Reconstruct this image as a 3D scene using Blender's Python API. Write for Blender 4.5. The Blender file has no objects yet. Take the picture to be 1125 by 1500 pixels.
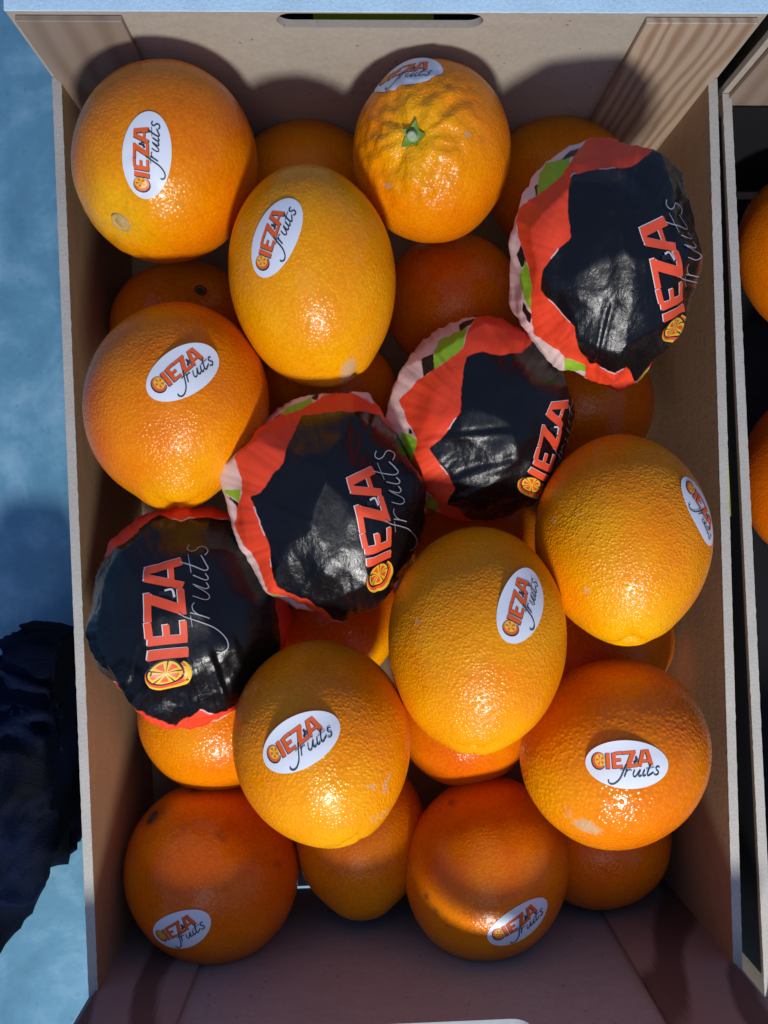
import bpy, bmesh, math
import numpy as np
from mathutils import Vector, Matrix, noise
from mathutils.bvhtree import BVHTree

SC = bpy.context.scene
COL = SC.collection

# ------------------------------------------------------------------ camera
CAM_H = 0.457                      # the phone is held 46 cm above the floor
F = 1128.0                         # focal length in pixels of the 1125 x 1500 photograph
cd = bpy.data.cameras.new("Camera")
cam = bpy.data.objects.new("Camera", cd)
COL.objects.link(cam)
cd.sensor_fit = 'VERTICAL'
cd.sensor_height = 36.0
cd.lens = 36.0 * F / 1500.0
cd.clip_start = 0.01
cd.clip_end = 60.0
cam.location = (0, 0, CAM_H)
CAM_Q = Vector((-22.5, -10.0, -F)).normalized().rotation_difference(Vector((0, 0, -1)))
cam.rotation_mode = 'QUATERNION'
cam.rotation_quaternion = CAM_Q
SC.camera = cam
SC.render.resolution_x, SC.render.resolution_y = 768, 1024

# ------------------------------------------------------------------ light
world = bpy.data.worlds.new("World")
SC.world = world
world.use_nodes = True
bg = world.node_tree.nodes["Background"]
bg.inputs[0].default_value = (0.34, 0.50, 1.0, 1)      # cool daylight of the hall
bg.inputs[1].default_value = 0.38

ld = bpy.data.lights.new("Lamp", 'SPOT')
ld.energy = 36.0
ld.color = (1.0, 0.965, 0.93)
ld.shadow_soft_size = 0.06
ld.spot_size = math.radians(100)
ld.spot_blend = 1.0
lamp = bpy.data.objects.new("Lamp", ld)
COL.objects.link(lamp)
lamp.location = (0.085, -0.70, 0.71)
lamp.rotation_mode = 'QUATERNION'
lamp.rotation_quaternion = (Vector((0.0, 0.06, 0.12)) - lamp.location).to_track_quat('-Z', 'Y')

# soft second light added as fill: broad, cool, from above and behind the photographer
fd = bpy.data.lights.new("FillLight", 'AREA')
fd.shape = 'DISK'
fd.size = 0.55
fd.energy = 1.0
fd.color = (0.93, 0.96, 1.0)
fill_lamp = bpy.data.objects.new("FillLight", fd)
COL.objects.link(fill_lamp)
fill_lamp.location = (-0.10, -0.45, 1.45)
fill_lamp.rotation_mode = 'QUATERNION'
fill_lamp.rotation_quaternion = (Vector((0.0, 0.05, 0.1)) - fill_lamp.location).to_track_quat('-Z', 'Y')

SC.view_settings.view_transform = 'Standard'
SC.view_settings.look = 'None'
SC.view_settings.gamma = 1.0
SC.view_settings.exposure = 0.0
SC.view_settings.use_curve_mapping = False
SC.render.engine = 'CYCLES'
SC.cycles.max_bounces = 6
SC.cycles.use_denoising = True


def at(px, py, D):
    """the point D metres below the camera that the photograph shows at pixel (px, py)"""
    d = CAM_Q @ Vector((px - 562.5, -(py - 750.0), -F))
    return Vector((d.x * D / -d.z, d.y * D / -d.z, CAM_H - D))


# ------------------------------------------------------------------ helpers
def link(name, me, mats, parent=None):
    o = bpy.data.objects.new(name, me)
    COL.objects.link(o)
    for m in (mats if isinstance(mats, (list, tuple)) else [mats]):
        me.materials.append(m)
    if parent is not None:
        o.parent = parent
    return o


def tag(o, label=None, cat=None, group=None, kind=None):
    if label: o["label"] = label
    if cat: o["category"] = cat
    if group: o["group"] = group
    if kind: o["kind"] = kind
    return o


def empty(name, loc):
    o = bpy.data.objects.new(name, None)
    COL.objects.link(o)
    o.location = loc
    o.empty_display_size = 0.01
    return o


def mesh_np(name, v, f, smooth=True):
    me = bpy.data.meshes.new(name)
    me.from_pydata([tuple(map(float, p)) for p in v], [], [tuple(map(int, q)) for q in f])
    if smooth:
        me.polygons.foreach_set("use_smooth", [True] * len(me.polygons))
    me.update()
    return me


def attr(me, name, vals):
    a = me.attributes.new(name, 'FLOAT', 'POINT')
    a.data.foreach_set("value", np.asarray(vals, dtype=np.float32))


_ico = {}
def ico(n):
    if n not in _ico:
        bm = bmesh.new()
        bmesh.ops.create_icosphere(bm, subdivisions=n, radius=1.0)
        v = np.array([p.co[:] for p in bm.verts])
        f = np.array([[q.index for q in p.verts] for p in bm.faces])
        bm.free()
        v /= np.linalg.norm(v, axis=1)[:, None]
        _ico[n] = (v, f)
    return _ico[n]


def nz(p, scale, seed):
    off = Vector((seed * 3.17, seed * 1.31 + 7.0, seed * 2.23 - 4.0))
    return np.array([noise.noise(Vector(q) * scale + off) for q in p])


# ------------------------------------------------------------------ materials
class NT:
    def __init__(s, name):
        s.m = bpy.data.materials.new(name)
        s.m.use_nodes = True
        s.t = s.m.node_tree
        s.b = s.t.nodes["Principled BSDF"]
    def n(s, typ, **kw):
        nd = s.t.nodes.new(typ)
        for k, v in kw.items():
            if k.startswith("i_"):
                key = k[2:]
                key = int(key) if key.isdigit() else key.replace("_", " ")
                nd.inputs[key].default_value = v
            else:
                setattr(nd, k, v)
        return nd
    def l(s, a, b):
        s.t.links.new(a, b)
    def math(s, op, a, b=None, c=None, clamp=False):
        nd = s.n("ShaderNodeMath", operation=op, use_clamp=clamp)
        for i, x in enumerate((a, b, c)):
            if x is None: continue
            if isinstance(x, (int, float)): nd.inputs[i].default_value = x
            else: s.l(x, nd.inputs[i])
        return nd.outputs[0]
    def mix(s, f, a, b, typ='MIX'):
        nd = s.n("ShaderNodeMix", data_type='RGBA', blend_type=typ)
        for i, x in ((0, f), (6, a), (7, b)):
            if isinstance(x, (int, float)): nd.inputs[i].default_value = x
            elif isinstance(x, tuple): nd.inputs[i].default_value = (*x[:3], 1)
            else: s.l(x, nd.inputs[i])
        return nd.outputs[2]
    def ramp(s, x, stops):
        nd = s.n("ShaderNodeValToRGB")
        e = nd.color_ramp.elements
        while len(e) < len(stops): e.new(0.5)
        for el, (p, c) in zip(e, stops):
            el.position = p
            el.color = (*c, 1) if isinstance(c, tuple) else (c, c, c, 1)
        s.l(x, nd.inputs[0])
        return nd.outputs[0]
    def coord(s, out="Object"):
        return s.n("ShaderNodeTexCoord").outputs[out]
    def mapping(s, vec, scale=(1, 1, 1), rot=(0, 0, 0), loc=(0, 0, 0)):
        nd = s.n("ShaderNodeMapping")
        nd.inputs["Scale"].default_value = scale
        nd.inputs["Rotation"].default_value = rot
        nd.inputs["Location"].default_value = loc
        s.l(vec, nd.inputs[0])
        return nd.outputs[0]
    def noise(s, vec, scale, detail=3.0, rough=0.5, dist=0.0):
        nd = s.n("ShaderNodeTexNoise")
        nd.inputs["Scale"].default_value = scale
        nd.inputs["Detail"].default_value = detail
        nd.inputs["Roughness"].default_value = rough
        nd.inputs["Distortion"].default_value = dist
        s.l(vec, nd.inputs["Vector"])
        return nd.outputs["Fac"]
    def voronoi(s, vec, scale, feature='F1'):
        nd = s.n("ShaderNodeTexVoronoi", feature=feature)
        nd.inputs["Scale"].default_value = scale
        s.l(vec, nd.inputs["Vector"])
        return nd.outputs["Distance"]
    def bump(s, h, strength, dist, normal=None):
        nd = s.n("ShaderNodeBump")
        nd.inputs["Strength"].default_value = strength
        nd.inputs["Distance"].default_value = dist
        s.l(h, nd.inputs["Height"])
        if normal is not None: s.l(normal, nd.inputs["Normal"])
        return nd.outputs[0]
    def attr(s, name):
        return s.n("ShaderNodeAttribute", attribute_name=name).outputs["Fac"]


def mat_peel():
    t = NT("orange_peel")
    co = t.coord()
    rnd = t.n("ShaderNodeObjectInfo").outputs["Random"]
    vadd = t.n("ShaderNodeVectorMath", operation='ADD')
    vsc = t.n("ShaderNodeVectorMath", operation='SCALE')
    t.l(co, vsc.inputs[0])
    t.l(t.math('MULTIPLY_ADD', rnd, 0.5, 0.82), vsc.inputs["Scale"])
    t.l(vsc.outputs[0], vadd.inputs[0])
    t.l(rnd, vadd.inputs[1])
    vec = vadd.outputs[0]
    tint = t.attr("tint")
    n1 = t.noise(vec, 34, 4, 0.55)
    n2 = t.noise(vec, 240, 2)
    f = t.math('ADD', tint, t.math('ADD', t.math('MULTIPLY_ADD', n1, 0.9, -0.45), t.math('MULTIPLY_ADD', rnd, 0.24, -0.1)), clamp=True)
    col = t.ramp(f, [(0.0, (0.69, 0.120, 0.0005)), (0.45, (0.81, 0.235, 0.0008)), (1.0, (0.84, 0.39, 0.0015))])
    # oil glands: small darker dimples between paler domes
    v = t.voronoi(vec, 680)
    v2 = t.voronoi(vec, 1150)
    pore = t.math('SMOOTH_MIN', v, 0.62, 0.2)
    dark = t.math('MULTIPLY_ADD', v, 0.55, 0.64, clamp=True)
    inv = t.math('SUBTRACT', 1.12, t.math('MULTIPLY', v, 0.28))
    hsv = t.n("ShaderNodeHueSaturation")
    t.l(col, hsv.inputs["Color"])
    t.l(inv, hsv.inputs["Value"])
    col = hsv.outputs[0]
    # tiny brown specks
    sp = t.voronoi(vec, 75)
    spk = t.math('LESS_THAN', t.math('ADD', sp, t.math('MULTIPLY', n2, 0.12)), 0.105)
    gate = t.math('GREATER_THAN', t.noise(vec, 26, 1), 0.56)
    col = t.mix(t.math('MULTIPLY', t.math('MULTIPLY', spk, gate), 0.55), col, (0.20, 0.07, 0.015))
    # corky scars
    sc = t.attr("scar")
    n5 = t.noise(vec, 700, 4, 0.7)
    scn = t.math('MULTIPLY_ADD', t.math('ADD', sc, t.math('MULTIPLY_ADD', n5, 1.5, -0.75)), 2.2, -0.75, clamp=True)
    scn = t.math('MULTIPLY', scn, t.math('MULTIPLY', sc, 2.0, clamp=True))
    col = t.mix(t.math('MULTIPLY', scn, 0.8), col, (0.50, 0.37, 0.22))
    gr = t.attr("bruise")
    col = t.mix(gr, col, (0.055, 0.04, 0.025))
    t.l(col, t.b.inputs["Base Color"])
    h = t.math('ADD', t.math('MULTIPLY', t.math('SMOOTH_MIN', v, 0.55, 0.25), -1.0), t.math('MULTIPLY', v2, -0.08))
    h = t.math('ADD', h, t.math('MULTIPLY', n2, 0.75))
    amp = t.attr("pebble")
    h = t.math('MULTIPLY', h, amp)
    t.l(t.bump(h, 0.8, 0.00047), t.b.inputs["Normal"])
    r = t.math('ADD', t.math('MULTIPLY', t.noise(vec, 90, 3), 0.20), t.math('MULTIPLY_ADD', rnd, 0.10, 0.10))
    r = t.math('ADD', r, t.math('MULTIPLY', scn, 0.25), clamp=True)
    t.l(r, t.b.inputs["Roughness"])
    t.b.inputs["Specular IOR Level"].default_value = 0.27
    t.b.inputs["Subsurface Weight"].default_value = 0.12
    t.b.inputs["Subsurface Radius"].default_value = (1.0, 0.35, 0.08)
    t.b.inputs["Subsurface Scale"].default_value = 0.003
    return t.m


def mat_mdf(name, base, seed):
    t = NT(name)
    co = t.mapping(t.coord(), loc=(seed, seed * .7, seed * .3))
    n1 = t.noise(co, 9, 4, 0.6)
    n2 = t.noise(co, 420, 3, 0.7)
    n3 = t.noise(t.mapping(co, scale=(1, 1, 3)), 60, 3)
    k = t.math('ADD', t.math('MULTIPLY', n1, 0.32), t.math('MULTIPLY', n2, 0.38))
    k = t.math('ADD', k, t.math('MULTIPLY', n3, 0.2))
    k = t.math('ADD', k, 0.56)
    col = t.mix(1.0, base, k, 'MULTIPLY')
    sp = t.voronoi(co, 190)
    spk = t.math('MULTIPLY', t.math('LESS_THAN', sp, 0.13), t.math('GREATER_THAN', t.noise(co, 70, 1), 0.55))
    col = t.mix(t.math('MULTIPLY', spk, 0.5), col, (0.12, 0.075, 0.04))
    t.l(col, t.b.inputs["Base Color"])
    t.b.inputs["Roughness"].default_value = 0.62
    t.b.inputs["Specular IOR Level"].default_value = 0.3
    t.l(t.bump(t.math('ADD', n2, n3), 0.35, 0.0003), t.b.inputs["Normal"])
    return t.m


def mat_edge(name, base):
    t = NT(name)
    co = t.coord()
    n = t.noise(co, 900, 3, 0.7)
    m = t.noise(co, 40, 3)
    k = t.math('ADD', t.math('MULTIPLY', n, 0.5), t.math('MULTIPLY_ADD', m, 0.35, 0.56))
    t.l(t.mix(1.0, base, k, 'MULTIPLY'), t.b.inputs["Base Color"])
    t.b.inputs["Roughness"].default_value = 0.7
    t.l(t.bump(n, 0.6, 0.0004), t.b.inputs["Normal"])
    return t.m


def mat_pine(name, light, dark, scale, dist, seed, lo=0.25, hi=0.8, zs=0.16):
    t = NT(name)
    co = t.mapping(t.coord(), loc=(seed, 0, seed * 2), scale=(1, 1, zs))
    w = t.n("ShaderNodeTexWave", wave_type='BANDS', bands_direction='X', wave_profile='SIN')
    w.inputs["Scale"].default_value = scale
    w.inputs["Distortion"].default_value = dist
    w.inputs["Detail"].default_value = 2.0
    w.inputs["Detail Scale"].default_value = 0.8
    t.l(co, w.inputs["Vector"])
    fib = t.noise(t.mapping(co, scale=(1, 1, 0.1)), 1400, 2)
    f = t.math('ADD', w.outputs["Fac"], t.math('MULTIPLY_ADD', fib, 0.3, -0.15), clamp=True)
    col = t.ramp(f, [(lo, light), (hi, dark)])
    col = t.mix(0.35, col, t.mix(1.0, col, t.noise(co, 30, 2), 'MULTIPLY'))
    t.l(col, t.b.inputs["Base Color"])
    t.b.inputs["Roughness"].default_value = 0.55
    t.l(t.bump(fib, 0.2, 0.0002), t.b.inputs["Normal"])
    return t.m


def mat_plain(name, col, rough=0.5, spec=0.5, var=0.0, scale=200, bump=0.0):
    t = NT(name)
    if var or bump:
        co = t.coord()
        n = t.noise(co, scale, 3)
        k = t.math('MULTIPLY_ADD', n, 2 * var, 1 - var)
        t.l(t.mix(1.0, col, k, 'MULTIPLY'), t.b.inputs["Base Color"])
        if bump: t.l(t.bump(n, 0.5, bump), t.b.inputs["Normal"])
    else:
        t.b.inputs["Base Color"].default_value = (*col, 1)
    t.b.inputs["Roughness"].default_value = rough
    t.b.inputs["Specular IOR Level"].default_value = spec
    return t.m


def mat_wrapper():
    """waxed tissue: black print, orange-red ring, green and black leaves, bare paper"""
    t = NT("printed_tissue")
    co = t.coord()
    wob = t.math('MULTIPLY_ADD', t.noise(co, 330, 2), 3.0, -1.5)
    def inside(name, shift=0.0):
        x = t.math('ADD', t.math('ADD', t.attr(name), wob), shift)
        return t.math('MULTIPLY_ADD', x, -0.7, 0.5, clamp=True)
    n1 = t.noise(co, 40, 4, 0.6)
    paper = t.mix(n1, (0.80, 0.62, 0.58), (0.66, 0.40, 0.33))
    red = t.mix(n1, (0.86, 0.075, 0.018), (0.74, 0.035, 0.01))
    black = (0.003, 0.0034, 0.0048)
    col = t.mix(inside("sd_leaf_black"), paper, black)
    col = t.mix(inside("sd_leaf"), col, (0.25, 0.46, 0.02))
    col = t.mix(inside("sd_red"), col, red)
    # thin unprinted margin where the inks do not quite meet
    edge = t.math('MULTIPLY', inside("sd_black", -1.3), t.math('GREATER_THAN', t.noise(co, 70, 1), 0.6))
    col = t.mix(t.math('MULTIPLY', edge, 0.8), col, (0.75, 0.66, 0.66))
    bl = inside("sd_black")
    col = t.mix(bl, col, black)
    t.l(col, t.b.inputs["Base Color"])
    # fine wrinkles
    c2 = t.noise(co, 85, 5, 0.62, 0.6)
    ridge = t.math('ABSOLUTE', t.math('MULTIPLY_ADD', c2, 2.0, -1.0))
    c3 = t.noise(co, 300, 4, 0.65, 0.4)
    crk = t.voronoi(co, 95, 'DISTANCE_TO_EDGE')
    wr = t.attr("wrinkle")
    st = t.noise(t.mapping(co, scale=(1.0, 0.35, 0.7), rot=(0.4, 0.2, 0.5)), 420, 5, 0.7, 1.2)
    h = t.math('ADD', t.math('MULTIPLY', ridge, 0.35), t.math('MULTIPLY', c3, 0.8))
    h = t.math('ADD', h, t.math('MULTIPLY', t.math('MINIMUM', crk, 0.10), 1.6))
    h = t.math('ADD', h, t.math('MULTIPLY', st, 0.8))
    h = t.math('MULTIPLY', h, wr)
    t.l(t.bump(h, 0.7, 0.00042), t.b.inputs["Normal"])
    rr = t.math('MULTIPLY_ADD', bl, -0.29, 0.57)
    t.l(t.math('ADD', rr, t.math('MULTIPLY_ADD', c3, 0.2, -0.1)), t.b.inputs["Roughness"])
    t.b.inputs["Specular IOR Level"].default_value = 0.42
    return t.m


def mat_floor():
    t = NT("painted_concrete")
    co = t.coord()
    a = t.noise(co, 11, 6, 0.65, 1.0)
    b = t.noise(co, 60, 4, 0.6)
    f = t.math('ADD', t.math('MULTIPLY', a, 0.7), t.math('MULTIPLY', b, 0.3))
    col = t.ramp(f, [(0.28, (0.075, 0.20, 0.30)), (0.5, (0.12, 0.31, 0.44)), (0.70, (0.28, 0.50, 0.64))])
    sp = t.voronoi(co, 95)
    spk = t.math('MULTIPLY', t.math('LESS_THAN', sp, 0.16), t.math('GREATER_THAN', t.noise(co, 30, 2), 0.54))
    col = t.mix(t.math('MULTIPLY', spk, 0.2), col, (0.06, 0.13, 0.18))
    t.l(col, t.b.inputs["Base Color"])
    t.b.inputs["Roughness"].default_value = 0.5
    t.l(t.bump(b, 0.3, 0.001), t.b.inputs["Normal"])
    return t.m


def mat_denim():
    t = NT("navy_denim")
    co = t.coord()
    a = t.noise(co, 25, 4)
    w = t.noise(co, 900, 2)
    col = t.ramp(t.math('ADD', t.math('MULTIPLY', a, 0.7), t.math('MULTIPLY', w, 0.3)),
                 [(0.4, (0.0008, 0.0016, 0.004)), (0.75, (0.002, 0.008, 0.035))])
    t.l(col, t.b.inputs["Base Color"])
    t.b.inputs["Roughness"].default_value = 0.75
    t.b.inputs["Specular IOR Level"].default_value = 0.08
    t.l(t.bump(w, 0.6, 0.0006), t.b.inputs["Normal"])
    return t.m


PEEL = mat_peel()
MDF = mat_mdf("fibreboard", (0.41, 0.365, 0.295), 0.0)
MDF_NEAR_SHADE = mat_mdf("fibreboard_near_shade", (0.27, 0.29, 0.31), 5.7)  # bluish shade of the near end is mixed into this board's colour
MDF_SIDE = mat_mdf("fibreboard_side", (0.34, 0.225, 0.125), 3.1)  # warmed to carry light bounced off the oranges
EDGE = mat_edge("fibreboard_edge", (0.44, 0.42, 0.37))
RIM = mat_edge("pale_blue_edge", (0.60, 0.86, 0.99))
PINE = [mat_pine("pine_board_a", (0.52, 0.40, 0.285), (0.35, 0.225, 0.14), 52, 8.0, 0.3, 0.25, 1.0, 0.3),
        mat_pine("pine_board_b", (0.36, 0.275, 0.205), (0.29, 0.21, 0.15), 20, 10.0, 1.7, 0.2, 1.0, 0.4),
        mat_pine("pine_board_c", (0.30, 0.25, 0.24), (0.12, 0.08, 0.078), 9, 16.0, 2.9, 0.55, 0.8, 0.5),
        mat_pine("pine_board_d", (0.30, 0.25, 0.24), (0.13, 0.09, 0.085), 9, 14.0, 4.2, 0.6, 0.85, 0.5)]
WHITE = mat_plain("sticker_paper", (0.70, 0.75, 0.82), 0.4, 0.4)
INK_RED = mat_plain("ink_orange_red", (0.78, 0.115, 0.012), 0.4)
INK_DARK = mat_plain("ink_dark_teal", (0.016, 0.03, 0.042), 0.4)
INK_YEL = mat_plain("ink_yellow", (0.82, 0.52, 0.05), 0.4)
W_RED = mat_plain("tissue_ink_red", (0.80, 0.085, 0.03), 0.42)
W_WHITE = mat_plain("tissue_ink_white", (0.70, 0.68, 0.70), 0.42)
W_GREY = mat_plain("tissue_ink_grey", (0.34, 0.34, 0.37), 0.42)
W_YEL = mat_plain("tissue_ink_yellow", (0.82, 0.50, 0.03), 0.42)
W_BLK = mat_plain("tissue_ink_black", (0.012, 0.012, 0.015), 0.42)
TISSUE = mat_wrapper()
BUTTON = mat_plain("stem_scar", (0.46, 0.33, 0.13), 0.7, 0.3, 0.3, 900, 0.0004)
BUTTON_DK = mat_plain("dry_stem_scar", (0.10, 0.06, 0.03), 0.8, 0.3, 0.4, 900, 0.0005)
CALYX = mat_plain("green_calyx", (0.14, 0.26, 0.035), 0.6, 0.4, 0.45, 500, 0.0004)
STEM = mat_plain("cut_stem", (0.34, 0.42, 0.24), 0.7, 0.3, 0.3, 900, 0.0004)

# ------------------------------------------------------------------ floor
def build_floor():
    me = mesh_np("floor", [(-6, -6, 0), (6, -6, 0), (6, 6, 0), (-6, 6, 0)], [(0, 1, 2, 3)], False)
    tag(link("floor", me, mat_floor()), kind="structure")
build_floor()

# ------------------------------------------------------------------ crates
Z_FLOOR, Z_SIDE, Z_END, Z_NEAR = 0.010, CAM_H - 0.35, CAM_H - 0.304, CAM_H - 0.2985


def prism(pts, z0, z1, bev=0.0004):
    """upright block on the counter-clockwise outline pts"""
    bm = bmesh.new()
    vs = [bm.verts.new((p[0], p[1], z0)) for p in pts]
    f = bm.faces.new(vs)
    r = bmesh.ops.extrude_face_region(bm, geom=[f])
    for v in r["geom"]:
        if isinstance(v, bmesh.types.BMVert): v.co.z = z1
    bmesh.ops.recalc_face_normals(bm, faces=bm.faces)
    if bev: bmesh.ops.bevel(bm, geom=bm.edges[:], offset=bev, segments=1, affect='EDGES')
    me = bpy.data.meshes.new("block")
    bm.to_mesh(me); bm.free()
    return me


def slotted_panel(p0, p1, thick, z0, z1, slot):
    """end panel from p0 to p1 (inner face), thickness to the left of p0->p1, slot=(s0,s1,za,zb) along it"""
    d = (p1 - p0); L = d.length; d = d / L
    nrm = Vector((-d.y, d.x))
    bm = bmesh.new()
    outer = [(0, z0), (L, z0), (L, z1), (0, z1)]
    s0, s1, za, zb = slot
    r = (zb - za) / 2
    hole = []
    for k in range(13):
        a = math.pi / 2 + math.pi * k / 12
        hole.append((s0 + r + r * 1.4 * math.cos(a), za + r + r * math.sin(a)))
    for k in range(13):
        a = -math.pi / 2 + math.pi * k / 12
        hole.append((s1 - r + r * 1.4 * math.cos(a), za + r + r * math.sin(a)))
    edges = []
    for loop in (outer, hole):
        vs = [bm.verts.new((p0.x + d.x * s, p0.y + d.y * s, z)) for s, z in loop]
        edges += [bm.edges.new((vs[i], vs[(i + 1) % len(vs)])) for i in range(len(vs))]
    bmesh.ops.triangle_fill(bm, use_beauty=True, use_dissolve=False, edges=edges)
    g = bmesh.ops.extrude_face_region(bm, geom=bm.faces[:])
    for v in g["geom"]:
        if isinstance(v, bmesh.types.BMVert):
            v.co.x += nrm.x * thick; v.co.y += nrm.y * thick
    bmesh.ops.recalc_face_normals(bm, faces=bm.faces)
    me = bpy.data.meshes.new("end_panel")
    bm.to_mesh(me); bm.free()
    return me


def v2(p): return Vector((p.x, p.y))


def cross_lines(a, b, c, d):
    r, s = b - a, d - c
    t = ((c - a).x * s.y - (c - a).y * s.x) / (r.x * s.y - r.y * s.x)
    return a + r * t


def build_crate():
    root = empty("fruit_crate", (0, 0, 0))
    lo = (v2(at(78, 140, .35)), v2(at(130, 1440, .35)))        # outer line of the left wall
    ro = (v2(at(1050, 125, .35)), v2(at(1086, 1395, .35)))
    ti = (v2(at(10, 15, .304)), v2(at(1122, 19, .304)))        # inner face of the far end
    bm_ = v2(at(640, 1494, .3236))
    bi = (bm_, bm_ + Vector((1, 0.030)))
    TL, TR = cross_lines(*lo, *ti), cross_lines(*ro, *ti)
    BL, BR = cross_lines(*lo, *bi), cross_lines(*ro, *bi)
    th = 0.0040
    # end panels: full width
    tdir = (TR - TL).normalized(); tn = Vector((-tdir.y, tdir.x))
    bdir = (BL - BR).normalized(); bn = Vector((-bdir.y, bdir.x))
    te, be = 0.0032, 0.0032
    s_a, s_b = (v2(at(412, 36, .311)) - TL).dot(tdir), (v2(at(701, 36, .311)) - TL).dot(tdir)
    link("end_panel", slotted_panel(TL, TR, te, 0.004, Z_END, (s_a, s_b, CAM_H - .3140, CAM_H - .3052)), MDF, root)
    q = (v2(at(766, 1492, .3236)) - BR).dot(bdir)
    link("end_panel", slotted_panel(BR, BL, be, 0.013, Z_NEAR, (q, q + 0.084, CAM_H - .3222, CAM_H - .3110)), MDF_NEAR_SHADE, root)
    panels = [o for o in root.children]
    for pan, (a, b, nn, t_, ze) in zip(panels, ((TL, TR, tn, te, Z_END), (BR, BL, bn, be, Z_NEAR))):
        # ragged printed top edge
        N = 120
        pts = []
        for k in range(N + 1):
            p = a + (b - a) * (k / N) - nn * (0.0003 + 0.00035 * max(0, noise.noise(Vector((k * .7, 3, t_ * 9)))))
            pts.append(p)
        pts += [b + nn * 0.0060, a + nn * 0.0060]
        link("printed_edge", prism(pts, ze + 0.00002, ze + 0.0007, 0), RIM, pan)
    # side walls between the ends
    for (a, b), sgn in ((lo, 1), (ro, -1)):
        d = (b - a).normalized()
        inn = Vector((-d.y, d.x)) * sgn
        i0 = a + inn * th
        A, B = cross_lines(a, b, *ti), cross_lines(a, b, *bi)
        A2, B2 = cross_lines(i0, i0 + d, *ti), cross_lines(i0, i0 + d, *bi)
        e = d * 0.0004
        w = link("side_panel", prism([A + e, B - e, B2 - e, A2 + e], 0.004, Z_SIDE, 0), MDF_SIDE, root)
        N = 160
        pts = []
        for k in range(N + 1):
            p = A + e + (B - A - 2 * e) * (k / N)
            pts.append(p - inn * 0.00025 * (0.3 + noise.noise(Vector((k * .9, sgn * 5, 1)))))
        for k in range(N, -1, -1):
            p = A2 + e + (B2 - A2 - 2 * e) * (k / N)
            pts.append(p + inn * 0.00030 * (0.3 + noise.noise(Vector((k * .8, sgn * 9, 4)))))
        link("cut_edge", prism(pts, Z_SIDE + 0.00002, Z_SIDE + 0.0006, 0), EDGE, w)
        # corner boards
        for (o_, dd, nn, mi) in ((A2, tdir * sgn, -tn, 1 if sgn > 0 else 0), (B2, -bdir * sgn, -bn, 3 if sgn > 0 else 2)):
            p = o_ + dd * (-0.0010) + nn * 0.0003
            ww = 0.0455 if mi in (0, 2) else 0.042
            quad = [p, p + dd * ww, p + dd * ww + nn * 0.0026, p + nn * 0.0026]
            if (quad[1] - quad[0]).cross(quad[2] - quad[1]) < 0: quad.reverse()
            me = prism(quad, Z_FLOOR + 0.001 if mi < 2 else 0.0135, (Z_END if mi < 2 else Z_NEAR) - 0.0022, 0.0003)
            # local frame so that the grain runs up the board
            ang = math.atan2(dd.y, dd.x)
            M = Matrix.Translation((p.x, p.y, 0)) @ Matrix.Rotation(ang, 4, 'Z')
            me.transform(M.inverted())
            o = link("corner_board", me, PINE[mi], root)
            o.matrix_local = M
    c = [TL, BL, BR, TR]
    cc = (TL + BL + BR + TR) / 4
    link("base_panel", prism([p + (cc - p) * 0.0 for p in c], 0.0015, 0.0038, 0), MDF_SIDE, root)
    inner = [p + (cc - p) * 0.022 for p in c]
    link("base_liner", prism(inner, 0.0045, Z_FLOOR, 0), MDF_SIDE, root)
    # pale strip in place of light through the gap under the near end
    p = [BR - bn * 0.010, BR - bn * 0.001, BL - bn * 0.001, BL - bn * 0.010]
    sh = bdir * 0.006
    p = [p[0] + sh, p[1] + sh, p[2] - sh, p[3] - sh]
    link("gap_light_strip", prism(p[::-1] if (p[1]-p[0]).cross(p[2]-p[1]) < 0 else p, Z_FLOOR + 0.0002, 0.0128, 0.0003), EDGE, root)
    return root, (TL, TR, BL, BR, bn, bdir)


crate, CC = build_crate()
tag(crate, "open fibreboard crate in the middle holding the stickered and wrapped oranges", "crate", "fruit crates")


def copy_tree(o, parent=None):
    c = o.copy()
    COL.objects.link(c)
    c.parent = parent
    for ch in [x for x in o.children]:
        copy_tree(ch, c)
    return c


NB = Vector((0.3060, -0.004))
crate_r = copy_tree(crate)
crate_r.location = (NB.x, NB.y, 0)
tag(crate_r, "neighbouring fibreboard crate cut off by the right edge of the picture", "crate", "fruit crates")
FAR = Vector((0.0165, (CC[0] - CC[2]).length + 0.036))
crate_f = copy_tree(crate)
crate_f.location = (FAR.x, FAR.y, 0)
tag(crate_f, "dark printed crate glimpsed through the handle slot at the top", "crate", "fruit crates")

crate_c = copy_tree(crate)  # added crate that covers bright floor with a dark corner
crate_c.location = (FAR.x + NB.x, FAR.y + NB.y, 0)
tag(crate_c, "crate added to darken the corner behind the neighbouring one at the top right", "crate", "fruit crates")

LABEL_SHADE_BLK = mat_plain("label_shade_black", (0.010, 0.010, 0.012), 0.85, 0.2)  # label print, and the sheets that stand in for shade
LABEL_GRN = mat_plain("label_green", (0.55, 0.62, 0.03), 0.45)
LABEL_PUR = mat_plain("label_plum", (0.10, 0.03, 0.06), 0.5)


def strip(p0, p1, nrm, z0, z1, off, mat, parent, name):
    a, b = p0 + nrm * off, p1 + nrm * off
    c, d = p1 + nrm * (off + .0002), p0 + nrm * (off + .0002)
    pts = [a, b, c, d]
    if (b - a).cross(c - b) < 0: pts.reverse()
    return link(name, prism(pts, z0, z1, 0), mat, parent)


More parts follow.
